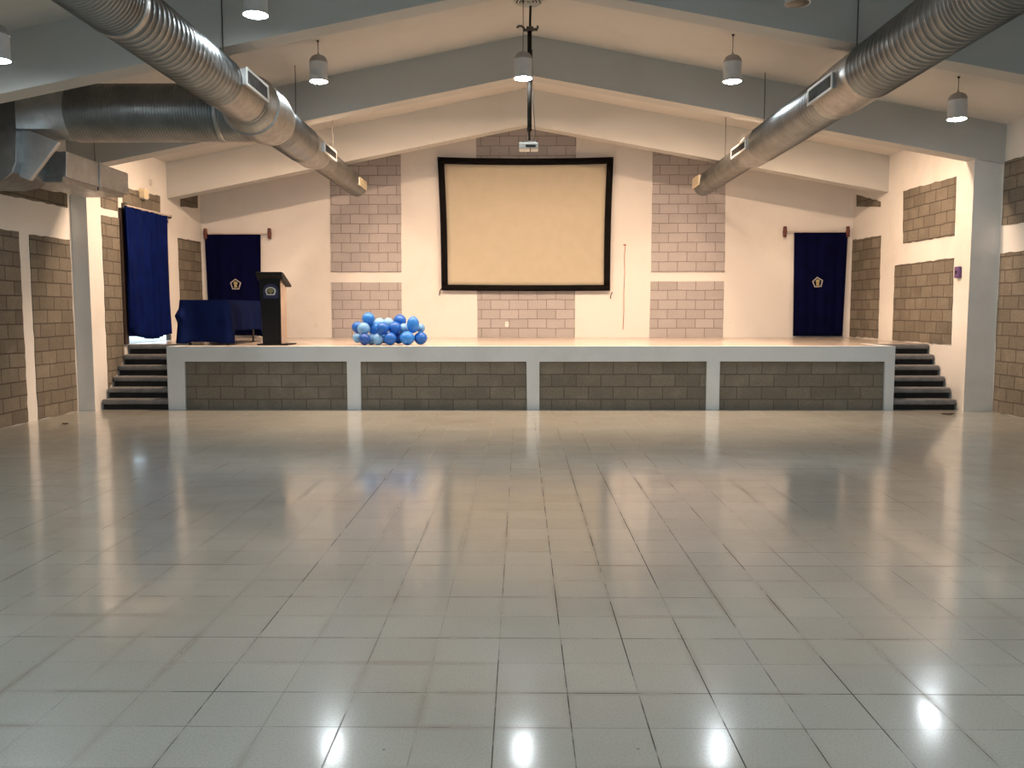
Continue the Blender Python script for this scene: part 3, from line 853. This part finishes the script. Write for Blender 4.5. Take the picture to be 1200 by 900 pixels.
hanger(ld, LX_, 15.1, LZ + le, zc(LX_) + .01)
hanger(ld, LX_, 5.2, LZ + lb_, zc(LX_) + .01)

# the cross duct that feeds the left one from the side wall, with its box outlet
cd = empty('cross_duct', (-5.2, 11.0, 4.12), 'wide spiral duct running from the left wall into the left air duct', 'duct')
CY, CZ, CR = 11.0, 4.12, .352
spiral(cd, 0, CZ, -5.68, LX_ - .10, CR, None, 'x', CY, 'spiral_duct', 'duct', .036, 64, .007)
smooth_by_angle(MB().lathe([(CR + .006, -3.82), (CR + .016, -3.81), (CR + .016, -3.77), (CR + .004, -3.76)], (0, CY, CZ), 'x', 56).build('collar', M['collar'], cd), 40)
# square-to-round transition
def trans(u, v):
    a = 2 * PI * u
    cx_, sz_ = math.cos(a), math.sin(a)
    rc_ = Vector((CR * cx_, CR * sz_))
    m_ = max(abs(cx_), abs(sz_))
    sq = Vector((.40 * cx_ / m_, (.38 if sz_ > 0 else .27) * sz_ / m_))
    p = sq.lerp(rc_, v)
    return (-6.22 + .55 * v, CY + p.x, CZ + p.y)
smooth_by_angle(MB().grid(trans, 56, 6, close_u=True).build('transition', M['sheet'], cd), 25)
# rounded elbow that turns down beside the wall
el = MB()
prof = [(-7.12, 4.50), (-6.22, 4.51), (-6.22, 3.86), (-6.235, 3.45), (-6.29, 3.32), (-6.40, 3.235), (-6.60, 3.20), (-7.12, 3.20)]
el.prism(prof, 'y', CY - .40, CY + .40, .012)
el.build('elbow_box', M['duct'], cd)
gs = MB().prism([(-6.23, 3.89), (-5.77, 3.71), (-6.16, 3.24), (-6.29, 3.29)], 'y', CY - .27, CY - .20, .004)
gs.build('gusset', M['sheet'], cd)
ob = MB()
ob.prism([(11.30, 3.37), (11.34, 3.71), (12.20, 3.71), (12.20, 3.37)], 'x', -6.70, -6.0, .006)
ob.box(-6.70, -6.0, 12.22, 13.10, 3.385, 3.705, .006)
ob.box(-6.70, -5.985, 12.185, 12.235, 3.365, 3.72, .004)
ob.build('outlet_box', M['sheet'], cd)
lp = MB()
lp.box(-6.66, -6.03, 11.28, 12.19, 3.30, 3.372, .004)
lp.box(-6.66, -6.03, 12.24, 13.0, 3.325, 3.388, .004)
lp.build('outlet_flange', M['collar'], cd)
for y in (11.6, 12.8):
    hanger(cd, -6.35, y, 3.71, zc(-6.35) + .01)

# ------------------------------------------------------------------ ridge: diffuser, projector on its pole
df = empty('ceiling_diffuser', (RX, 11.92, 5.79), 'round white ringed air diffuser at the roof ridge, top of the picture', 'diffuser')
d = MB()
for r in (.19, .145, .10, .055):
    d.lathe([(r, 0.0), (r + .006, .006), (r - .012, .03), (r - .022, .012), (r, 0.0)], (RX, 11.92, 5.775), 'z', 32)
d.build('rings', M['white_plastic'], df, True)
MB().lathe([(.19, .028), (.001, .03)], (RX, 11.92, 5.775), 'z', 32).build('backing', M['dark'], df)
MB().lathe([(.165, .03), (.165, .09)], (RX, 11.92, 5.775), 'z', 32).build('neck', M['white_plastic'], df)

pm = empty('projector_mount', (.119, 12.04, 5.75), 'brown steel pole hanging from the ridge, carrying the projector', 'projector mount')
pxx, pyy = .119, 12.04
MB().tube((pxx + .012, pyy, 5.80), (pxx + .004, pyy, 5.44), .016).build('upper_pole', M['pole'], pm, True)
lo = MB().tube((pxx, pyy, 5.47), (pxx, pyy, 4.10), .030)
lo.tube((pxx, pyy, 4.10), (pxx, pyy, 3.97), .014)
lo.build('lower_pole', M['pole'], pm, True)
ck = MB()
ck.box(pxx - .045, pxx + .05, pyy - .04, pyy + .04, 5.44, 5.50, .008)
ck.box(pxx + .03, pxx + .11, pyy - .015, pyy + .015, 5.445, 5.485, .006)
ck.path([(pxx + .10, pyy, 5.465), (pxx + .115, pyy, 5.49), (pxx + .105, pyy, 5.515)], .013)
ck.box(pxx - .085, pxx - .04, pyy - .012, pyy + .012, 5.44, 5.475, .004)
ck.path([(pxx - .07, pyy, 5.47), (pxx - .10, pyy, 5.51), (pxx - .15, pyy, 5.515), (pxx - .175, pyy, 5.49)], .016)
ck.build('clamp', M['rod'], pm)
cb = MB()
cb.path([(pxx + .035, pyy + .01, 5.2), (pxx + .04, pyy + .02, 4.7), (pxx + .055, pyy + .02, 4.4), (pxx + .075, pyy + .02, 4.15), (pxx + .085, pyy + .015, 4.05), (pxx + .05, pyy + .01, 3.93)], .006)
cb.path([(pxx - .03, pyy + .01, 4.15), (pxx - .05, pyy + .01, 4.0), (pxx - .03, pyy + .01, 3.92)], .005)
cb.build('cable', M['rod'], pm)
pj = empty('projector', (pxx, pyy, 3.83), 'small white projector hanging at the bottom of the ceiling pole', 'projector')
MB().box(-.025, .24, pyy - .11, pyy + .12, 3.835, 3.925, .012).build('body', M['white_plastic'], pj)
MB().box(.065, .205, pyy - .116, pyy - .10, 3.858, 3.892, .003).build('port_panel', M['dark'], pj)
MB().box(.02, .22, pyy - .03, pyy + .08, 3.925, 3.955, .006).build('bracket', M['rod'], pj)
MB().lathe([(.03, .0), (.03, .02), (.024, .02), (.001, .01)], (.17, pyy + .115, 3.88), 'y', 20).build('lens', M['dark'], pj)
MB().path([(.125, pyy - .11, 3.875), (.13, pyy - .118, 3.82), (.128, pyy - .115, 3.775)], .005).build('cable', M['rod'], pj)

# ------------------------------------------------------------------ small things on the walls and floor
def outlet(x, z, label):
    o = empty('wall_outlet', (x, YB, z), label, 'wall outlet')
    y0 = YB - (.024 if -0.95 < x < 1.16 or -4.08 < x < -2.6 else .012)
    MB().box(x - .04, x + .04, y0, YB + .01, z - .06, z + .06, .006).build('plate', M['white_plastic'], o)
    for dz in (-.025, .025):
        MB().box(x - .014, x + .014, y0 - .002, y0 + .004, z + dz - .012, z + dz + .012, .003).build('socket', M['grille'], o)
outlet(-.30, 1.31, 'white wall outlet low on the block panel under the screen')
outlet(-4.42, 1.32, 'white wall outlet on the plain wall between lectern and left block panel')
outlet(4.52, 1.31, 'white wall outlet on the plain wall right of the right block panel')
wc = MB().path([(2.23, YB - .006, 3.0), (2.215, YB - .006, 2.75), (2.225, YB - .006, 2.4), (2.21, YB - .006, 2.0), (2.215, YB - .006, 1.6), (2.20, YB - .006, 1.2)], .007, 6)
wc.box(2.19, 2.25, YB - .016, YB + .002, 2.99, 3.02, .004)
tag(wc.build('wall_cable', M['cable_red'], None), 'thin reddish cable running down the back wall right of the screen', 'cable')
vb = empty('alarm_box', (SR - .03, 13.80, 2.2), 'small violet box on the edge of the white pillar beside the right steps', 'box')
MB().box(SR - .055, SR, 13.74, 13.88, 2.13, 2.31, .012).build('body', M['violet'], vb)
MB().lathe([(.03, 0), (.024, -.012), (.001, -.014)], (SR - .055, 13.81, 2.22), 'x', 16).build('button', M['dark'], vb)
lbx = empty('wall_lamp', (SL, 15.46, 3.68), 'small cream box lamp on the block band above the doorway curtain', 'lamp')
MB().box(SL - .005, SL + .11, 15.37, 15.55, 3.63, 3.80, .012).build('body', M['cream_grille'], lbx)
MB().box(SL + .02, SL + .10, 15.39, 15.53, 3.615, 3.632, .004).build('lens', M['white_plastic'], lbx)
rg = MB()
for k in range(16):
    a, b = 2 * PI * k / 16, 2 * PI * (k + 1) / 16
    rg.tube((SL + .012, 15.87 + .05 * math.cos(a), 3.98 + .06 * math.sin(a)), (SL + .012, 15.87 + .05 * math.cos(b), 3.98 + .06 * math.sin(b)), .008, n=6)
tag(rg.build('wall_ring', M['white_plastic'], None, True), 'pale ring fixed high on the white wall above the doorway', 'ring')
def scrap(x, y, w, label):
    m = MB()
    def f(u, v):
        return (x + (u - .5) * w, y + (v - .5) * w * .5 + .02 * math.sin(u * 9), .003 + .02 * abs(math.sin(u * 5 + v * 3)))
    m.grid(f, 10, 4)
    tag(m.build('scrap', M['scrap'], None, True, .003), label, 'litter')
scrap(6.60, 13.08, .17, 'dark crumpled scrap on the floor in front of the right steps')
scrap(-6.49, 11.90, .07, 'tiny dark scrap on the floor near the left block wall')

# ------------------------------------------------------------------ daylight, camera, colour
w = bpy.data.worlds.new('sky'); SC.world = w
w.use_nodes = True
w.node_tree.nodes['Background'].inputs[0].default_value = (0.68, 0.87, 1.0, 1)
w.node_tree.nodes['Background'].inputs[1].default_value = 2.5

cam = bpy.data.cameras.new('camera')
co = bpy.data.objects.new('camera', cam); COL.objects.link(co)
cam.sensor_fit = 'HORIZONTAL'; cam.sensor_width = 36.0; cam.lens = F * 36.0 / 1200.0
cam.clip_start = .05; cam.clip_end = 200
p, yw, rl = .08653, .01054, -.00073
cy, sy, cp, sp = math.cos(yw), math.sin(yw), math.cos(p), math.sin(p)
d = Vector((-sy * cp, cy * cp, -sp)); r = Vector((cy, sy, 0)); u = r.cross(d)
r, u = math.cos(rl) * r + math.sin(rl) * u, -math.sin(rl) * r + math.cos(rl) * u
mw = Matrix((r, u, -d)).transposed().to_4x4(); mw.translation = Vector((0, 0, 1.6105))
co.matrix_world = mw
SC.camera = co
SC.view_settings.view_transform = 'Standard'
SC.view_settings.look = 'None'
SC.view_settings.gamma = 1.0
SC.view_settings.use_curve_mapping = False
SC.view_settings.exposure = 0.08
SC.cycles.use_denoising = True
SC.cycles.max_bounces = 10
SC.cycles.diffuse_bounces = 6
SC.cycles.glossy_bounces = 4
SC.cycles.sample_clamp_indirect = 8.0
